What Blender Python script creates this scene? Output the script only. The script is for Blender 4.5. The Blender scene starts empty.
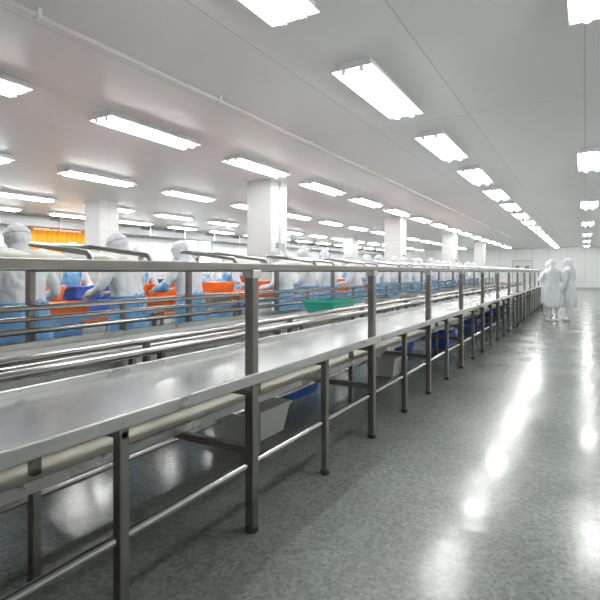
import bpy, bmesh, math, random
from mathutils import Vector, Matrix, noise
random.seed(7)
S=bpy.context.scene
D=bpy.data

# ---------------------------------------------------------------- materials
def mat(name,col,rough=.5,metal=0,emis=None,es=0,noise_scale=None,noise_amt=.0,bump=0,bump_scale=20,rough_var=0,spec=None,trans=0):
    m=D.materials.new(name); m.use_nodes=True
    nt=m.node_tree; b=nt.nodes['Principled BSDF']
    b.inputs['Base Color'].default_value=(*col,1)
    b.inputs['Roughness'].default_value=rough
    b.inputs['Metallic'].default_value=metal
    if spec is not None: b.inputs['Specular IOR Level'].default_value=spec
    if emis: 
        b.inputs['Emission Color'].default_value=(*emis,1); b.inputs['Emission Strength'].default_value=es
    tc=nt.nodes.new('ShaderNodeTexCoord')
    if noise_scale:
        n=nt.nodes.new('ShaderNodeTexNoise'); n.inputs['Scale'].default_value=noise_scale; n.inputs['Detail'].default_value=5
        nt.links.new(tc.outputs['Object'],n.inputs['Vector'])
        mx=nt.nodes.new('ShaderNodeMix'); mx.data_type='RGBA'
        mx.inputs[6].default_value=(*[c*(1-noise_amt) for c in col],1)
        mx.inputs[7].default_value=(*[min(1,c*(1+noise_amt)) for c in col],1)
        nt.links.new(n.outputs['Fac'],mx.inputs[0]); nt.links.new(mx.outputs[2],b.inputs['Base Color'])
        if rough_var:
            mr=nt.nodes.new('ShaderNodeMapRange'); mr.inputs[3].default_value=max(0.02,rough-rough_var); mr.inputs[4].default_value=rough+rough_var
            nt.links.new(n.outputs['Fac'],mr.inputs[0]); nt.links.new(mr.outputs[0],b.inputs['Roughness'])
    if bump:
        n2=nt.nodes.new('ShaderNodeTexNoise'); n2.inputs['Scale'].default_value=bump_scale; n2.inputs['Detail'].default_value=3
        nt.links.new(tc.outputs['Object'],n2.inputs['Vector'])
        bp=nt.nodes.new('ShaderNodeBump'); bp.inputs['Strength'].default_value=bump; bp.inputs['Distance'].default_value=.02
        nt.links.new(n2.outputs['Fac'],bp.inputs['Height']); nt.links.new(bp.outputs['Normal'],b.inputs['Normal'])
    return m

def tile_mat(name,col,mortar,sx,sy,axes,rough=.2,msize=.02,speckle=0,bump=.0,rough_var=0,bumpscale=3,offset=0.0):
    m=D.materials.new(name); m.use_nodes=True
    nt=m.node_tree; L=nt.links; b=nt.nodes['Principled BSDF']
    tc=nt.nodes.new('ShaderNodeTexCoord'); sp=nt.nodes.new('ShaderNodeSeparateXYZ'); cb=nt.nodes.new('ShaderNodeCombineXYZ')
    L.new(tc.outputs['Object'],sp.inputs[0])
    L.new(sp.outputs[axes[0]],cb.inputs[0]); L.new(sp.outputs[axes[1]],cb.inputs[1])
    br=nt.nodes.new('ShaderNodeTexBrick'); br.offset=offset
    br.inputs['Scale'].default_value=1; br.inputs['Brick Width'].default_value=sx; br.inputs['Row Height'].default_value=sy
    br.inputs['Mortar Size'].default_value=msize; br.inputs['Mortar Smooth'].default_value=.2
    br.inputs['Color1'].default_value=(*col,1); br.inputs['Color2'].default_value=(*[c*.95 for c in col],1); br.inputs['Mortar'].default_value=(*mortar,1)
    L.new(cb.outputs[0],br.inputs['Vector'])
    last=br.outputs['Color']
    n=nt.nodes.new('ShaderNodeTexNoise'); n.inputs['Scale'].default_value=1.3; n.inputs['Detail'].default_value=6; L.new(tc.outputs['Object'],n.inputs['Vector'])
    if speckle:
        v=nt.nodes.new('ShaderNodeTexVoronoi'); v.inputs['Scale'].default_value=60; L.new(tc.outputs['Object'],v.inputs['Vector'])
        mp=nt.nodes.new('ShaderNodeMapRange'); mp.inputs[3].default_value=1-speckle; mp.inputs[4].default_value=1+speckle
        L.new(v.outputs['Color'],mp.inputs[0])
        vm=nt.nodes.new('ShaderNodeVectorMath'); vm.operation='SCALE'; L.new(last,vm.inputs[0]); L.new(mp.outputs[0],vm.inputs['Scale']); last=vm.outputs[0]
        mp2=nt.nodes.new('ShaderNodeMapRange'); mp2.inputs[1].default_value=.3; mp2.inputs[2].default_value=.7; mp2.inputs[3].default_value=.88; mp2.inputs[4].default_value=1.1
        L.new(n.outputs['Fac'],mp2.inputs[0])
        vm2=nt.nodes.new('ShaderNodeVectorMath'); vm2.operation='SCALE'; L.new(last,vm2.inputs[0]); L.new(mp2.outputs[0],vm2.inputs['Scale']); last=vm2.outputs[0]
    L.new(last,b.inputs['Base Color'])
    if rough_var:
        mr=nt.nodes.new('ShaderNodeMapRange'); mr.inputs[1].default_value=.35; mr.inputs[2].default_value=.65; mr.inputs[3].default_value=rough-rough_var; mr.inputs[4].default_value=rough+rough_var
        L.new(n.outputs['Fac'],mr.inputs[0]); L.new(mr.outputs[0],b.inputs['Roughness'])
    else: b.inputs['Roughness'].default_value=rough
    if bump:
        n2=nt.nodes.new('ShaderNodeTexNoise'); n2.inputs['Scale'].default_value=bumpscale; n2.inputs['Detail'].default_value=4; L.new(tc.outputs['Object'],n2.inputs['Vector'])
        bp=nt.nodes.new('ShaderNodeBump'); bp.inputs['Strength'].default_value=bump; bp.inputs['Distance'].default_value=.02
        L.new(n2.outputs['Fac'],bp.inputs['Height']); L.new(bp.outputs['Normal'],b.inputs['Normal'])
    return m

STEEL=mat('stainless_steel',(.56,.56,.55),.3,1,noise_scale=6,noise_amt=.15,rough_var=.1)
STEELD=mat('frame_steel',(.27,.255,.24),.36,1,noise_scale=9,noise_amt=.25,rough_var=.1)
TUBE=mat('polished_tube',(.52,.51,.50),.2,1)
TOPS=mat('steel_tabletop',(.68,.71,.72),.2,.85,noise_scale=3,noise_amt=.08,rough_var=.07,bump=.04,bump_scale=5)
BELT=mat('white_belt',(.66,.70,.72),.3,.25,noise_scale=4,noise_amt=.08)
CREAM=mat('cream_belt',(.80,.79,.70),.5,0,noise_scale=5,noise_amt=.10)
CLOTH=mat('white_cotton',(.72,.75,.79),.85,bump=.4,bump_scale=16)
BLUE=mat('blue_apron',(.20,.44,.74),.45,bump=.3,bump_scale=9)
BOOT=mat('white_rubber',(.78,.78,.76),.3)
SKIN=mat('skin',(.64,.38,.26),.5,noise_scale=30,noise_amt=.06)
GLOVE=mat('latex_glove',(.76,.66,.52),.4)
MASK=mat('face_mask',(.55,.72,.83),.8)
EYE=mat('eye_dark',(.03,.02,.02),.2)
ORANGE=mat('orange_plastic',(.88,.19,.025),.4,noise_scale=4,noise_amt=.15)
GREEN=mat('green_plastic',(.02,.34,.24),.35)
BLUEP=mat('blue_plastic',(.05,.14,.55),.35)
FOOD=mat('fish_fillet',(.80,.60,.38),.5,noise_scale=20,noise_amt=.35)
SACK=mat('white_sack',(.82,.82,.79),.7,bump=.5,bump_scale=12)
LAMP=mat('tube_glow',(1,1,1),.5,emis=(1,.995,.965),es=34)
HOUS=mat('lamp_housing',(.88,.89,.9),.4)
WHITE=mat('white_paint',(.82,.83,.82),.45)
PALE=mat('pale_door_paint',(.66,.69,.70),.4)
GREY=mat('grey_paint',(.42,.44,.45),.5)
DARK=mat('dark_rubber',(.04,.04,.045),.5)
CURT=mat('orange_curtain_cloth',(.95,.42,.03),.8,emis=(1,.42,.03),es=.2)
SKY=mat('daylight_glass',(.8,.9,1),.1,emis=(.85,.93,1),es=1.6)
GLASS=mat('dim_door_glass',(.25,.30,.33),.1)
COL=tile_mat('column_tile',(.86,.87,.87),(.64,.65,.65),.3,.3,(1,2),.18,.006)
WALL=tile_mat('wall_tile',(.84,.86,.86),(.54,.56,.56),.3,.3,(1,2),.18,.008)
WALLB=tile_mat('wall_panel',(.80,.82,.83),(.5,.52,.52),1.2,3.6,(0,2),.3,.012)
CEIL=tile_mat('ceiling_panel',(.78,.79,.79),(.58,.59,.59),1.2,6.0,(0,1),.4,.008)
FLOOR=tile_mat('wet_floor',(.235,.26,.24),(.19,.21,.20),.9,.9,(0,1),.19,.003,speckle=.30,bump=.08,rough_var=.05,bumpscale=9)

# ---------------------------------------------------------------- mesh builder
class MB:
    def __init__(s): s.v=[];s.f=[];s.m=[];s.mats=[];s.sm=[]
    def mi(s,m):
        if m not in s.mats: s.mats.append(m)
        return s.mats.index(m)
    def add(s,vs,fs,m,smooth=False):
        o=len(s.v); s.v+= [tuple(v) for v in vs]; i=s.mi(m)
        for f in fs: s.f.append([o+k for k in f]); s.m.append(i); s.sm.append(smooth)
    def box(s,x0,x1,y0,y1,z0,z1,m):
        vs=[(x,y,z) for x in(x0,x1) for y in(y0,y1) for z in(z0,z1)]
        s.add(vs,[(0,1,3,2),(4,6,7,5),(0,4,5,1),(2,3,7,6),(0,2,6,4),(1,5,7,3)],m)
    def tube(s,pts,r,m,n=10,cap=True):
        pts=[Vector(p) for p in pts]; rings=[]; up=None
        for i,p in enumerate(pts):
            if i==0: t=(pts[1]-p)
            elif i==len(pts)-1: t=p-pts[i-1]
            else: t=(pts[i+1]-p).normalized()+(p-pts[i-1]).normalized()
            t.normalize()
            if up is None: up=Vector((0,0,1)) if abs(t.z)<.9 else Vector((1,0,0))
            a=t.cross(up)
            if a.length<1e-4: a=t.orthogonal()
            a.normalize(); b=a.cross(t).normalized(); up=b
            rr=r[i] if isinstance(r,(list,tuple)) else r
            rings.append([p+a*math.cos(2*math.pi*k/n)*rr+b*math.sin(2*math.pi*k/n)*rr for k in range(n)])
        vs=[v for R in rings for v in R]; fs=[]
        for i in range(len(rings)-1):
            for k in range(n):
                fs.append((i*n+k,i*n+(k+1)%n,(i+1)*n+(k+1)%n,(i+1)*n+k))
        if cap: fs.append(tuple(range(n-1,-1,-1))); fs.append(tuple((len(rings)-1)*n+k for k in range(n)))
        s.add(vs,fs,m,True)
    def tray(s,cx,cy,z,lx,ly,h,t,m,taper=.03,rim=.015,ang=0):
        def ring(hx,hy,zz): return [(-hx,-hy,zz),(hx,-hy,zz),(hx,hy,zz),(-hx,hy,zz)]
        hx,hy=lx/2,ly/2
        R=[ring(hx-taper,hy-taper,0),ring(hx,hy,h-.02),ring(hx+rim,hy+rim,h-.02),ring(hx+rim,hy+rim,h),ring(hx-t,hy-t,h),ring(hx-taper-t,hy-taper-t,t)]
        ca,sa=math.cos(ang),math.sin(ang)
        vs=[(cx+x*ca-y*sa,cy+x*sa+y*ca,z+zz) for r in R for x,y,zz in r]
        fs=[(3,2,1,0),(20,21,22,23)]
        for i in range(5):
            for k in range(4): fs.append((i*4+k,i*4+(k+1)%4,(i+1)*4+(k+1)%4,(i+1)*4+k))
        s.add(vs,fs,m)
    def blob(s,c,r,m,seed=0,n=10,amp=.25,flat=False):
        vs=[];fs=[];k=n*2
        for i in range(n+1):
            th=math.pi*i/n
            for j in range(k):
                ph=2*math.pi*j/k
                d=Vector((math.sin(th)*math.cos(ph),math.sin(th)*math.sin(ph),math.cos(th)))
                q=1+amp*noise.noise(d*1.8+Vector((seed*3.1,seed,0)))
                p=Vector((d.x*r[0]*q,d.y*r[1]*q,d.z*r[2]*q))
                if flat: p.z=max(p.z,-r[2]*.6)
                vs.append((c[0]+p.x,c[1]+p.y,c[2]+p.z))
        for i in range(n):
            for j in range(k): fs.append((i*k+j,(i+1)*k+j,(i+1)*k+(j+1)%k,i*k+(j+1)%k))
        s.add(vs,fs,m,True)
    def obj(s,name,bevel=0,loc=(0,0,0)):
        me=D.meshes.new(name); me.from_pydata(s.v,[],s.f); me.update()
        for m in s.mats: me.materials.append(m)
        me.polygons.foreach_set('material_index',s.m); me.polygons.foreach_set('use_smooth',s.sm)
        bm=bmesh.new(); bm.from_mesh(me); bmesh.ops.recalc_face_normals(bm,faces=bm.faces); bm.to_mesh(me); bm.free()
        o=D.objects.new(name,me); S.collection.objects.link(o); o.location=loc
        if bevel:
            b=o.modifiers.new('bevel','BEVEL'); b.width=bevel; b.segments=1; b.limit_method='ANGLE'
        return o

# ---------------------------------------------------------------- room
XL,XR,YB,YF,H=-16.5,1.9,-3.0,42.0,3.2
def simple(name,b,m):
    q=MB(); q.box(*b,m); return q.obj(name)
simple('floor',(XL-.2,XR+.2,YB-.2,YF+.2,-.2,0),FLOOR)
simple('ceiling',(XL-.2,XR+.2,YB-.2,YF+.2,H,H+.2),CEIL)
simple('wall_right',(XR,XR+.2,YB,YF,0,H),WALL)
simple('wall_back',(XL,XR,YB-.2,YB,0,H),WALLB)
simple('wall_far',(XL,XR,YF,YF+.2,0,H),WALLB)
q=MB(); wins=[(3.2,5.2),(9.6,11.6),(17,19),(24,26)]
y=YB
for a,b in wins:
    q.box(XL-.2,XL,y,a,0,H,WALL); q.box(XL-.2,XL,a,b,0,1.5,WALL); q.box(XL-.2,XL,a,b,2.9,H,WALL); y=b
q.box(XL-.2,XL,y,YF,0,H,WALL); q.obj('wall_left')
for i,(a,b) in enumerate(wins):
    q=MB(); q.box(XL-.16,XL-.14,a,b,1.5,2.9,SKY)
    for yy in (a,(a+b)/2-.03,b-.06): q.box(XL-.13,XL-.06,yy,yy+.06,1.5,2.9,WHITE)
    for zz in (1.5,2.84): q.box(XL-.13,XL-.06,a,b,zz,zz+.06,WHITE)
    q.obj('window_%d'%(i+1))
    if i in (1,):
        q=MB(); vs=[];fs=[];n=80
        for k in range(n+1):
            yy=a-.1+(b-a+.2)*k/n; xx=XL+.07+.03*math.sin(k*.9)
            vs+=[(xx,yy,2.78),(xx+.01*math.sin(k*.5),yy,1.4)]
        for k in range(n): fs.append((2*k,2*k+1,2*k+3,2*k+2))
        q.add(vs,fs,CURT,True); q.tube([(XL+.07,a-.2,2.8),(XL+.07,b+.2,2.8)],.015,STEEL)
        q.obj('orange_curtain')
simple('trim_1',(XL,XL+.06,YB,YF,H-.09,H),WHITE); simple('baseboard_left',(XL,XL+.04,YB,YF,0,.14),GREY)
simple('baseboard_right',(XR-.03,XR,YB,YF,0,.14),GREY); simple('baseboard_far',(XL,XR,YF-.03,YF,0,.14),GREY)
for i,x in enumerate((-11.5,-4.3)):
    q=MB(); q.box(x-.75,x+.75,YF-.08,YF-.001,0.0,2.25,GREY); q.box(x-.68,x-.01,YF-.11,YF-.08,.03,2.18,PALE); q.box(x+.01,x+.68,YF-.11,YF-.08,.03,2.18,PALE)
    for s in(-.35,.35): q.box(x+s-.15,x+s+.15,YF-.125,YF-.11,1.35,1.8,GLASS)
    for s in(-.06,.06): q.tube([(x+s,YF-.15,.95),(x+s,YF-.15,1.2)],.012,TUBE)
    q.obj('door_%d'%(i+1))
for i,x in enumerate((-8.2,)):
    q=MB(); q.box(x-.6,x+.6,YF-.05,YF-.001,1.1,2.1,GREY); q.box(x-.54,x+.54,YF-.07,YF-.05,1.16,2.04,SKY); q.box(x-.02,x+.02,YF-.085,YF-.07,1.16,2.04,WHITE)
    q.obj('window_%d'%(5+i))
for cx in (-5.8,-11.2):
    for cy in (.4,8.4,16.4,24.4,32.4):
        q=MB(); q.box(cx-.3,cx+.3,cy-.3,cy+.3,0,H,COL)
        for s in((-1,-1),(1,-1),(-1,1),(1,1)): q.box(cx+s[0]*.3-.012,cx+s[0]*.3+.012,cy+s[1]*.3-.012,cy+s[1]*.3+.012,0,1.6,STEEL)
        q.box(cx-.33,cx+.33,cy-.33,cy+.33,0,.12,GREY)
        if cx>-6: 
            q.box(cx+.3,cx+.38,cy-.12,cy+.12,1.55,1.9,GREY); q.tube([(cx+.33,cy,1.9),(cx+.33,cy,H)],.015,WHITE)
        q.obj('tiled_column')
q=MB()
q.box(-.17,.17,-.75,.75,-.05,0,HOUS)
vs=[(-.17,-.75,-.05),(.17,-.75,-.05),(.17,.75,-.05),(-.17,.75,-.05),(-.20,-.77,-.075),(.20,-.77,-.075),(.20,.77,-.075),(-.20,.77,-.075)]
q.add(vs,[(0,1,5,4),(2,3,7,6),(1,2,6,5),(3,0,4,7)],HOUS)
for s in(-.085,.085):
    q.tube([(s,-.71,-.085),(s,.71,-.085)],.03,LAMP,8)
    for e in(-.735,.735): q.box(s-.02,s+.02,e-.015,e+.015,-.105,-.05,HOUS)
lm=q.obj('fluorescent_light'); first=True
rows=[(.1,3.3,6.0),(-1.8,2.2,2.5),(-4.95,2.0,2.45),(-8.2,1.1,2.5),(-11.75,1.6,2.5),(-14.4,2.2,2.5)]
for x,y0,dy in rows:
    y=y0
    while y<YF-1:
        if first: o=lm; first=False
        else: o=D.objects.new('fluorescent_light',lm.data); S.collection.objects.link(o)
        o.location=(x,y,H-.001); y+=dy
q=MB(); q.tube([(-3.4,YB,H-.05),(-3.4,YF,H-.05)],.02,WHITE)
for k in range(22): q.box(-3.43,-3.37,YB+1+k*2,YB+1.03+k*2,H-.075,H,WHITE)
q.obj('ceiling_conduit')
q=MB(); q.box(-16.1,-15.6,YB+.05,YF-.2,2.82,3.05,GREY)
for k in range(22): q.box(-16.13,-15.57,YB+1+k*2,YB+1.05+k*2,2.79,H-.002,STEEL)
q.obj('air_duct')

# ---------------------------------------------------------------- main packing line
Y0,Y1=-1.2,23.0
posts=[1.95+1.58*k for k in range(-1,14)]
q=MB()
q.box(-1.98,-1.40,Y0,Y1,.785,.80,TOPS)
q.box(-1.40,-1.385,Y0,Y1,.75,.80,STEEL); q.box(-1.98,-1.965,Y0,Y1,.74,.83,STEEL)
q.box(-1.5,-1.45,Y0,Y1,.745,.785,STEELD)
q.box(-3.12,-2.42,Y0,Y1,.77,.80,BELT)
for x in(-3.16,-2.42): q.box(x,x+.04,Y0,Y1,.70,.84,STEEL)
q.box(-3.08,-2.46,Y0,Y1,.58,.595,CREAM)
q.box(-2.3,-1.9,Y0,Y1,.44,.455,CREAM); q.box(-2.32,-2.3,Y0,Y1,.42,.49,STEEL); q.box(-1.9,-1.885,Y0,Y1,.42,.47,STEEL)
for x,z,r in((-2.08,.86,.022),(-2.2,.90,.022),(-2.32,.80,.018),(-3.30,.89,.022),(-3.34,.97,.018),(-3.30,1.05,.022),(-1.46,.33,.02),(-3.38,.33,.02),(-2.4,.16,.02)):
    q.tube([(x,Y0,z),(x,Y1,z)],r,TUBE,10)
q.box(-1.465,-1.415,Y0,Y1,1.308,1.342,STEELD)
q.box(-3.41,-3.36,Y0,Y1,1.308,1.342,STEELD)
q.box(-3.36,-2.75,Y0,Y1,1.332,1.342,STEEL); q.box(-2.75,-2.73,Y0,Y1,1.315,1.36,STEEL)
for y in posts:
    q.box(-1.465,-1.415,y-.025,y+.025,.03,1.32,STEELD)
    q.box(-3.405,-3.355,y-.025,y+.025,.03,1.32,STEELD)
    q.box(-3.4,-1.42,y-.018,y+.018,1.30,1.33,STEELD)
    q.box(-3.4,-1.42,y-.018,y+.018,.68,.72,STEELD)
    q.box(-3.4,-1.42,y-.018,y+.018,.38,.42,STEELD)
    for x in(-1.44,-3.38): 
        q.tube([(x,y,0),(x,y,.03)],.035,DARK)
    q.box(-2.10,-2.06,y-.015,y+.015,.70,.86,STEELD); q.box(-2.22,-2.18,y-.015,y+.015,.70,.90,STEELD)
    q.box(-2.34,-2.30,y-.015,y+.015,.42,.80,STEELD)
    q.box(-1.475,-1.405,y-.035,y+.035,1.27,1.31,STEEL)
    if y+.79<Y1:
        ym=y+.79
        q.box(-1.46,-1.42,ym-.02,ym+.02,.03,.745,STEELD); q.tube([(-1.44,ym,0),(-1.44,ym,.03)],.03,DARK)
        q.box(-3.40,-3.36,ym-.02,ym+.02,.03,1.05,STEELD); q.tube([(-3.38,ym,0),(-3.38,ym,.03)],.03,DARK)
        q.box(-3.4,-1.42,ym-.015,ym+.015,.70,.73,STEELD)
        q.box(-2.0,-1.96,ym-.02,ym+.02,.03,.74,STEELD); q.tube([(-1.98,ym,0),(-1.98,ym,.03)],.03,DARK)
    for yy in (y-.12,y+.67):
        w=.26
        pts=[(-1.44,yy,1.34),(-1.46,yy,1.365),(-1.80,yy,1.405),(-1.83,yy+.03,1.407),(-1.83,yy+w-.03,1.407),(-1.80,yy+w,1.405),(-1.46,yy+w,1.365),(-1.44,yy+w,1.34)]
        q.tube(pts,.011,STEEL,8)
q.obj('steel_packing_line',bevel=.003)

q=MB()
for i,(y,x) in enumerate(((1.5,-3.0),(1.78,-3.05),(2.1,-3.0),(2.4,-3.08),(3.95,-3.05),(4.9,-3.05),(5.3,-3.0),(6.9,-3.05),(8.2,-3.02),(8.6,-3.05),(10.4,-3.02),(12.5,-3.05),(13,-3.02),(15.4,-3.05),(18,-3.04))):
    q.blob((x,y,1.343+.037),(.22,.2,.06),SACK,seed=i,amp=.35,flat=True)
q.obj('white_sacks')
q=MB(); q.tray(-2.74,5.35,.803,.42,.62,.15,.008,GREEN,.04); q.obj('green_basin')
q=MB()
for i in range(9):
    y=7.2+i*1.55+random.uniform(-.3,.3); q.tray(-2.76,y,.803,.36,.5,.1,.008,random.choice([STEEL,BLUEP,STEEL]),.03)
q.obj('belt_trays')
q=MB()
for x,y,m in ((-2.3,3.1,SACK),(-2.7,4.4,BLUEP),(-2.2,5.9,SACK),(-2.5,7.1,BLUEP),(-2.2,8.6,BLUEP),(-2.6,10.2,SACK),(-2.3,11.6,BLUEP),(-2.3,13.4,BLUEP),(-2.3,16,BLUEP)):
    q.tray(x,y,.0,.4,.55,.24,.01,m,.04)
q.obj('floor_tubs')

# ---------------------------------------------------------------- secondary work tables
def table(x0,x1,y0,y1,shelf=True):
    q=MB(); q.box(x0,x1,y0,y1,.79,.82,TOPS)
    q.box(x0,x0+.02,y0,y1,.82,.87,STEEL); q.box(x1-.02,x1,y0,y1,.82,.87,STEEL)
    y=y0+.1
    while y<y1:
        for x in(x0+.05,x1-.05):
            q.box(x-.02,x+.02,y-.02,y+.02,0,.79,STEELD)
        q.box(x0+.05,x1-.05,y-.015,y+.015,.22,.25,STEELD)
        xm=(x0+x1)/2
        if shelf: 
            q.box(xm-.02,xm+.02,y-.02,y+.02,.82,1.2,STEELD)
        y+=1.6
    if shelf: q.box(xm-.14,xm+.14,y0,y1,1.2,1.215,STEEL)
    q.box(x0+.08,x1-.08,y0,y1,.25,.262,STEEL)
    return q.obj('steel_work_table')
def crates(x0,x1,y0,y1,name):
    q=MB(); y=y0+.35; xm=(x0+x1)/2
    while y<y1-.4:
        for ci,x in enumerate(((x0+xm)/2-.005,(x1+xm)/2-.01)):
            if random.random()<.95:
                m=random.choices([ORANGE,BLUEP,STEEL],[10,1.1,.4])[0]
                w=(x1-x0)/2-.13; a=random.uniform(-.04,.04)
                q.tray(x,y,.822,w,.50,.15,.01,m,.03,ang=a)
                q.blob((x,y,.822+.08),(w*.42,.2,.06),FOOD,seed=y+x,amp=.5,n=7)
                if ci==0 and random.random()<.6:
                    q.tray(x,y,.98,w,.50,.15,.01,m,.03,ang=a)
                    q.blob((x,y,.98+.09),(w*.42,.2,.06),FOOD,seed=y-x,amp=.5,n=7)
        y+=random.uniform(.56,.68)
    q.obj(name)
    q=MB(); y=y0+.6
    while y<y1-.5:
        q.tray(xm+random.uniform(-.05,.05),y,.264,.42,.6,.26,.012,random.choice([BLUEP,BLUEP,ORANGE]),.04); y+=random.uniform(.8,1.9)
    q.obj('plastic_bins')
TB=[(-5.5,-4.6,.95,7.95),(-5.42,-4.6,8.9,23.5),(-9.2,-8.3,.5,30),(-13.2,-12.3,1,32)]
for t in TB:
    table(*t,shelf=t[0]<-6); crates(*t,'orange_crates')

# ---------------------------------------------------------------- workers
def skin_mesh(verts,edges,radii,roots,sub=2):
    me=D.meshes.new('t'); me.from_pydata(verts,edges,[]); o=D.objects.new('t',me); S.collection.objects.link(o)
    sk=o.modifiers.new('s','SKIN'); sk.use_smooth_shade=True
    for i,r in enumerate(radii):
        d=me.skin_vertices[0].data[i]; d.radius=r if isinstance(r,tuple) else (r,r); d.use_root=(i in roots)
    if sub:
        m=o.modifiers.new('u','SUBSURF'); m.levels=sub; m.render_levels=sub
    dg=bpy.context.evaluated_depsgraph_get(); ev=o.evaluated_get(dg); r=D.meshes.new_from_object(ev)
    vs=[v.co.copy() for v in r.vertices]; fs=[tuple(p.vertices) for p in r.polygons]
    D.objects.remove(o); D.meshes.remove(me); D.meshes.remove(r); return vs,fs
def remesh(parts,vox):
    V=[];F=[]
    for vs,fs in parts:
        o=len(V); V+=vs; F+=[tuple(o+k for k in f) for f in fs]
    me=D.meshes.new('t'); me.from_pydata(V,[],F); 
    bm=bmesh.new(); bm.from_mesh(me); bmesh.ops.recalc_face_normals(bm,faces=bm.faces); bm.to_mesh(me); bm.free()
    o=D.objects.new('t',me); S.collection.objects.link(o)
    m=o.modifiers.new('r','REMESH'); m.mode='VOXEL'; m.voxel_size=vox; m.adaptivity=0
    sm=o.modifiers.new('sm','SMOOTH'); sm.iterations=4; sm.factor=.5
    dg=bpy.context.evaluated_depsgraph_get(); r=D.meshes.new_from_object(o.evaluated_get(dg))
    vs=[v.co.copy() for v in r.vertices]; fs=[tuple(p.vertices) for p in r.polygons]
    D.objects.remove(o); D.meshes.remove(me); D.meshes.remove(r); return vs,fs
def loft(rings,n=28,fold=.0,seed=0):
    vs=[];fs=[]
    for (c,rx,ry,fa) in rings:
        for k in range(n):
            a=2*math.pi*k/n; ca,sa=math.cos(a),math.sin(a)
            e=.85; x=math.copysign(abs(ca)**e,ca)*rx; y=math.copysign(abs(sa)**e,sa)*ry
            w=1+fa*math.sin(a*7+seed)+fa*.7*math.sin(a*11+seed*2)
            vs.append(Vector((c[0]+x*w,c[1]+y*w,c[2])))
    m=len(rings)
    for i in range(m-1):
        for k in range(n): fs.append((i*n+k,i*n+(k+1)%n,(i+1)*n+(k+1)%n,(i+1)*n+k))
    fs.append(tuple(range(n-1,-1,-1))); fs.append(tuple((m-1)*n+k for k in range(n)))
    return vs,fs
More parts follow.
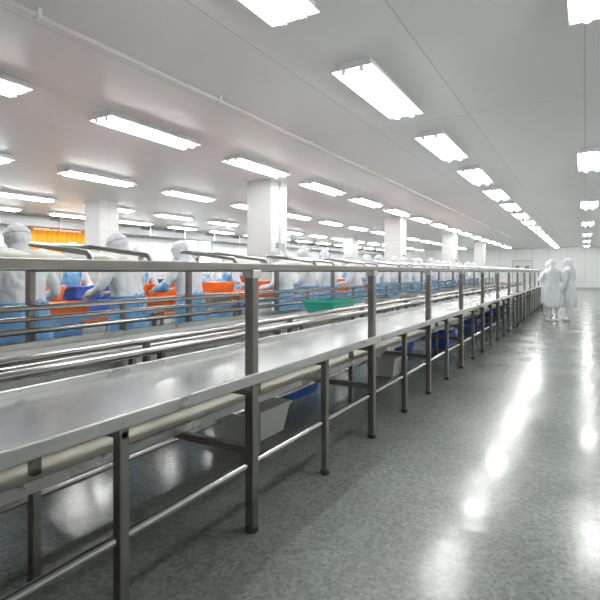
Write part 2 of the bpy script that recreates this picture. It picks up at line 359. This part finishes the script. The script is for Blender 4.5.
def make_worker(name,lean=.1,arms=None,headpitch=.35,headyaw=0,apron=True,hem=.42,step=0,seed=0,sleeves=False,wide=1.08):
    HIP=.92
    def L(p):
        p=Vector(p)
        if p.z<=HIP: return p
        w=min(1,(p.z-HIP)/.22); a=lean*w
        x,z=p.x,p.z-HIP
        return Vector((x*math.cos(a)+z*math.sin(a),p.y,HIP+z*math.cos(a)-x*math.sin(a)))
    rings=[((0.0,0,hem),.155,.200,.05),((0,0,.55),.15,.197,.045),((0,0,.7),.145,.19,.03),((0,0,.86),.137,.185,.015),((0,0,.95),.128,.170,.01),((0,0,1.04),.114,.155,.015),
           ((.005,0,1.14),.12,.166,.01),((.005,0,1.23),.124,.178,0),((0,0,1.30),.107,.180,0),((-.005,0,1.345),.082,.148,0),((-.005,0,1.375),.062,.088,0),((0,0,1.43),.052,.055,0),((0,0,1.47),.05,.05,0)]
    rings=[(c,rx*(1+(wide-1)*.6),ry*(wide if c[2]<1.35 else 1),fa) for c,rx,ry,fa in rings]
    vs,fs=loft(rings,seed=seed); torso=([L(v) for v in vs],fs)
    parts=[torso]
    hands=[]
    for side in(1,-1):
        el,wr=arms[0 if side==1 else 1]
        sh=L((0,side*.165*wide,1.305)); el=Vector((el[0],side*el[1],el[2])); wr=Vector((wr[0],side*wr[1],wr[2]))
        root=L((0,side*.08,1.29))
        mid1=(sh*.5+el*.5)+Vector((-.008,side*.006,0)); mid2=el*.5+wr*.5
        pts=[root,sh,mid1,el,mid2,wr]
        parts.append(skin_mesh(pts,[(i,i+1) for i in range(5)],[.06,.068,.063,.055,.05,.042],[0],1))
        hands.append((side,el,wr))
    for side in(1,-1):
        st=step*side
        pts=[(0,side*.08,.9),(0,side*.09,.8),(.02+st*.6,side*.1,.47),(st*.9,side*.1,.27),(-.02+st,side*.1,.08)]
        parts.append(skin_mesh(pts,[(i,i+1) for i in range(4)],[.085,.09,.066,.066,.052],[0],1))
        ft=[(-.045+st,side*.1,.05),(.05+st,side*.105,.048),(.13+st,side*.112,.04),(.185+st,side*.115,.036)]
        parts.append(skin_mesh(ft,[(0,1),(1,2),(2,3)],[(.046,.046),(.046,.042),(.05,.036),(.038,.03)],[0],1))
    V,F=remesh(parts,.012)
    zmin=min(v.z for v in V); V=[Vector((v.x,v.y,v.z-zmin)) if v.z<.1 else Vector((v.x,v.y,v.z)) for v in V]
    V2=[]
    for v in V:
        if v.z>.38:
            a=noise.noise_vector(Vector((v.x*11+seed*5,v.y*11,v.z*5)))*.015+noise.noise_vector(Vector((v.x*24,v.y*24+seed,v.z*20)))*.006
            V2.append(v+a)
        else: V2.append(v)
    V=V2
    q=MB(); 
    groups={0:[],1:[],2:[]}
    def segd(p,a,b):
        ab=b-a; t=max(0,min(1,(p-a).dot(ab)/ab.length_squared)); return (p-a-ab*t).length
    for f in F:
        c=sum((V[i] for i in f),Vector())/len(f)
        g=0
        near_arm=min(segd(c,el,wr) for s_,el,wr in hands)<.072
        if c.z<.34: g=2
        elif near_arm: g=1 if sleeves else 0
        elif apron and c.z<.98 : g=1
        elif apron and c.z<1.24 and c.x>.06 and abs(c.y)<.13 and c.x<.34: g=1
        groups[g].append(f)
    o=len(q.v); q.v+=[tuple(v) for v in V]
    for g,m in((0,CLOTH),(1,BLUE),(2,BOOT)):
        i=q.mi(m)
        for f in groups[g]: q.f.append([o+k for k in f]); q.m.append(i); q.sm.append(True)
    if apron:
        ring=[]
        for k in range(25):
            a=2*math.pi*k/24; e=.85; ca,sa=math.cos(a),math.sin(a)
            ring.append(L((math.copysign(abs(ca)**e,ca)*.131,math.copysign(abs(sa)**e,sa)*.172*wide,.985)))
        q.tube(ring,.012,BLUE,8,False)
        for s in(1,-1):
            q.tube([L((-.128,0,.985)),L((-.15,s*.05,1.015)),L((-.148,s*.075,.99)),L((-.14,s*.04,.97)),L((-.128,0,.985))],.006,BLUE,6)
            q.tube([L((-.13,0,.985)),L((-.15,s*.025,.92)),Vector((-.155,s*.04,.80))],.006,BLUE,6)
            q.tube([L((.125,s*.1,1.2)),L((.112,s*.10,1.31)),L((.03,s*.095,1.378)),L((-.06,s*.06,1.375)),L((-.088,0,1.36))],.008,BLUE,6)
    else:
        for k in range(5): q.tube([L((.128,.0,1.22-k*.13)),L((.138,.0,1.22-k*.13))],.009,WHITE,8)
    for side,el,wr in hands:
        d=(wr-el).normalized(); 
        out=Vector((0,side,0)); out=(out-d*out.dot(d)).normalized()
        n=d.cross(out).normalized()
        if n.z<0: n=-n
        inn=-out
        w0=wr+d*.0
        pv=[w0-d*.02,w0+d*.025,w0+d*.06,w0+d*.085]
        vs,fs=skin_mesh(pv,[(0,1),(1,2),(2,3)],[(.028,.024),(.036,.018),(.042,.016),(.038,.013)],[0],1)
        vs=[w0+(v-w0)-n*((v-w0).dot(n))*.35+out*((v-w0).dot(out))*.15 for v in vs]
        q.add(vs,fs,GLOVE,True)
        for fi,(off,ln) in enumerate(((.030,.068),(.010,.078),(-.010,.072),(-.029,.055))):
            b=w0+d*.07+inn*off; c1=b+d*.02
            p1=c1+(d*.9-n*.3).normalized()*ln*.45; p2=p1+(d*.6-n*.8).normalized()*ln*.33; p3=p2+(d*.25-n*1).normalized()*ln*.25
            vs,fs=skin_mesh([b,c1,p1,p2,p3],[(0,1),(1,2),(2,3),(3,4)],[.0095,.0095,.009,.008,.0065],[0],1); q.add(vs,fs,GLOVE,True)
        b=w0+d*.02+inn*.022; t1=b+(d*.6+inn*.7-n*.15).normalized()*.035; t2=t1+(d*.85+inn*.3-n*.35).normalized()*.03; t3=t2+(d*.9-n*.4).normalized()*.022
        vs,fs=skin_mesh([b,t1,t2,t3],[(0,1),(1,2),(2,3)],[.013,.0115,.0095,.008],[0],1); q.add(vs,fs,GLOVE,True)
        q.tube([wr-d*.035,wr+d*.004],[.043,.038],CLOTH,14)
    HC=Vector((.012,0,1.515)); NK=Vector((0,0,1.41))
    R=Matrix.Rotation(headyaw,3,'Z')@Matrix.Rotation(headpitch,3,'Y')
    LR=Matrix.Rotation(lean,3,'Y')
    nk=L(NK)
    def Hd(p):
        return nk+LR@(R@(Vector(p)-NK))
    def ell(rx,ry,rz,cx=0,cz=0,n=20,fn=None,keep=None):
        vs=[];k=n*2;fs=[];ds=[]
        for i in range(n+1):
            th=math.pi*i/n
            for j in range(k):
                ph=2*math.pi*j/k; d=Vector((math.sin(th)*math.cos(ph),math.sin(th)*math.sin(ph),math.cos(th)))
                p=Vector((d.x*rx+cx,d.y*ry,d.z*rz+cz)); 
                if fn: p=fn(p,d)
                vs.append(Hd(HC+p)); ds.append(d)
        for i in range(n):
            for j in range(k):
                f=(i*k+j,(i+1)*k+j,(i+1)*k+(j+1)%k,i*k+(j+1)%k)
                c=(ds[f[0]]+ds[f[2]]).normalized()
                if keep is None or keep(c): fs.append(f)
        return vs,fs
    def face(p,d):
        if d.z<0: p.y*=1-.28*(-d.z)**1.2; p.x*=1-.08*(-d.z)
        if d.x>0:
            p.x+=.024*math.exp(-((d.y/.14)**2)-((d.z+.22)/.17)**2)
            p.x-=.008*math.exp(-(((abs(d.y)-.36)/.16)**2)-((d.z-.06)/.13)**2)
            p.x+=.007*math.exp(-((d.y/.25)**2)-((d.z+.55)/.09)**2)
        return p
    vs,fs=ell(.092,.074,.113,fn=face,n=26); q.add(vs,fs,SKIN,True)
    for s in(1,-1):
        c=Hd(HC+Vector((.082,s*.031,.007)))
        q.blob(c,(.010,.013,.008),EYE,n=6,amp=0)
        q.tube([Hd(HC+Vector((.087,s*.016,.026))),Hd(HC+Vector((.086,s*.032,.031))),Hd(HC+Vector((.074,s*.048,.025)))],.0035,EYE,6)
    def mfn(p,d):
        p=face(p,d); p.x+=.010; return p
    vs,fs=ell(.094,.078,.113,fn=mfn,n=26,keep=lambda c:c.x>.35 and -.85<c.z<-.08); q.add(vs,fs,MASK,True)
    def hfn(p,d):
        q_=1+.10*noise.noise(d*3+Vector((seed,0,0)))+.035*noise.noise(d*9)+ (.06 if d.z>.3 else 0)
        p=Vector((p.x*q_,p.y*q_,p.z*q_)); 
        if d.z<-.2: p.y*=.92
        return p
    vs,fs=ell(.108,.095,.122,cx=-.008,cz=.008,fn=hfn,n=22,keep=lambda c:not(c.x>.62 and -.95<c.z<.52 and abs(c.y)<.66)); q.add(vs,fs,CLOTH,True)
    q.tube([Hd(HC+Vector((-.008+.113*math.cos(a),.100*math.sin(a),.045+.018*math.cos(a)))) for a in [2*math.pi*k/24 for k in range(25)]],.005,CLOTH,6,False)
    dr=[];fs=[];n=36;rr=[(.078,.072,1.46,-.006),(.08,.078,1.42,-.005),(.098,.12,1.375,-.01),(.120,.175*wide,1.325,-.01),(.130,.195*wide,1.275,-.005)]
    for j,(rx,ry,z,cx) in enumerate(rr):
        for k in range(n):
            a=2*math.pi*k/n; w=1+.04*j/4*math.sin(a*6+seed)
            p=Vector((cx+math.cos(a)*rx*w,math.sin(a)*ry*w,z))
            dr.append(L(p) if j>1 else (Hd(p)*(.6 if j==0 else .3)+L(p)*(.4 if j==0 else .7)))
    for i in range(len(rr)-1):
        for k in range(n): fs.append((i*n+k,i*n+(k+1)%n,(i+1)*n+(k+1)%n,(i+1)*n+k))
    q.add(dr,fs,CLOTH,True)
    return q

protos=[]
A1=[((.10,.29,1.06),(.34,.17,1.01)),((.10,.29,1.06),(.33,.16,1.03))]
A2=[((.12,.30,1.07),(.34,.24,1.04)),((.18,.26,1.09),(.39,.12,1.05))]
A3=[((.05,.31,1.05),(.26,.13,1.01)),((.02,.32,1.05),(.22,.17,1.0))]
specs=[dict(lean=.14,arms=A1,headpitch=.42,seed=1),dict(lean=.2,arms=A2,headpitch=.35,headyaw=.25,seed=2,sleeves=True,wide=1.0),dict(lean=.08,arms=A3,headpitch=.3,headyaw=-.3,seed=3,wide=1.14)]
for i,sp in enumerate(specs):
    protos.append(make_worker('factory_worker',**sp))
meshes=[]
def place(idx,x,y,rot,sc=1.0,name='factory_worker'):
    while len(meshes)<=idx: meshes.append(None)
    if meshes[idx] is None:
        o=protos[idx].obj(name); meshes[idx]=o.data
    else:
        o=D.objects.new(name,meshes[idx]); S.collection.objects.link(o)
    o.location=(x,y,0); o.rotation_euler=(0,0,rot); o.scale=(sc,sc,sc); return o
PI=math.pi
near=[2.3,3.43,4.35,6.5,7.2,7.95,9.2,10.2,11.0,11.8,12.6,13.5,14.3,15.3,16.1,16.9,17.9,18.8,19.8,20.8,21.9]
for i,y in enumerate(near):
    place([2,0,1,0,2][i%5],-4.11+random.uniform(-.04,.03),y,PI+random.uniform(-.25,.25),random.uniform(1.03,1.07))
y=1.6
while y<23:
    if min(abs(y-c) for c in(.4,8.4,16.4,24.4))>.75: place(random.randrange(3),-6.03,y,random.uniform(-.2,.2),random.uniform(1.0,1.06))
    y+=random.uniform(.85,1.3)
for x,rot in((-7.76,PI),(-9.74,0),(-11.75,PI),(-13.74,0)):
    y=1.5+random.random()
    while y<29:
        if not(x==-11.75 and min(abs(y-c) for c in(.4,8.4,16.4,24.4,32.4))<.75):
            place(random.randrange(3),x,y,rot+random.uniform(-.25,.25),random.uniform(.97,1.05))
        y+=random.uniform(1.0,2.0)
protos.append(make_worker('s',lean=.03,arms=[((.03,.27,1.07),(.24,.15,1.15)),((.06,.26,1.06),(.28,.1,1.2))],headpitch=.2,apron=False,hem=.36,seed=5,step=.03,wide=1.02)); 
protos.append(make_worker('s',lean=.02,arms=[((-.03,.26,1.04),(.02,.27,.80)),((.03,.26,1.05),(.24,.12,1.05))],headpitch=.1,headyaw=.2,apron=False,hem=.36,seed=6,step=-.04,wide=1.02))
place(3,-.74,14.3,PI*.62,1.0,'supervisor'); place(4,-.36,14.6,PI*.85,1.02,'supervisor')
place(4,-.95,16.2,-PI*.4,.98,'supervisor'); place(3,.9,25,-PI*.5,1.0,'supervisor'); 

# ---------------------------------------------------------------- world, camera
w=D.worlds.new('world'); S.world=w; w.use_nodes=True; w.node_tree.nodes['Background'].inputs[0].default_value=(.8,.9,1,1); w.node_tree.nodes['Background'].inputs[1].default_value=.5
cam=D.cameras.new('camera'); co=D.objects.new('camera',cam); S.collection.objects.link(co); S.camera=co
cam.sensor_width=36; cam.lens=28.8; cam.shift_y=-28/600; cam.clip_start=.05
co.location=(0,0,1.3); co.rotation_euler=(PI/2,0,math.radians(30.7))
S.view_settings.view_transform='Standard'; S.view_settings.exposure=0.0
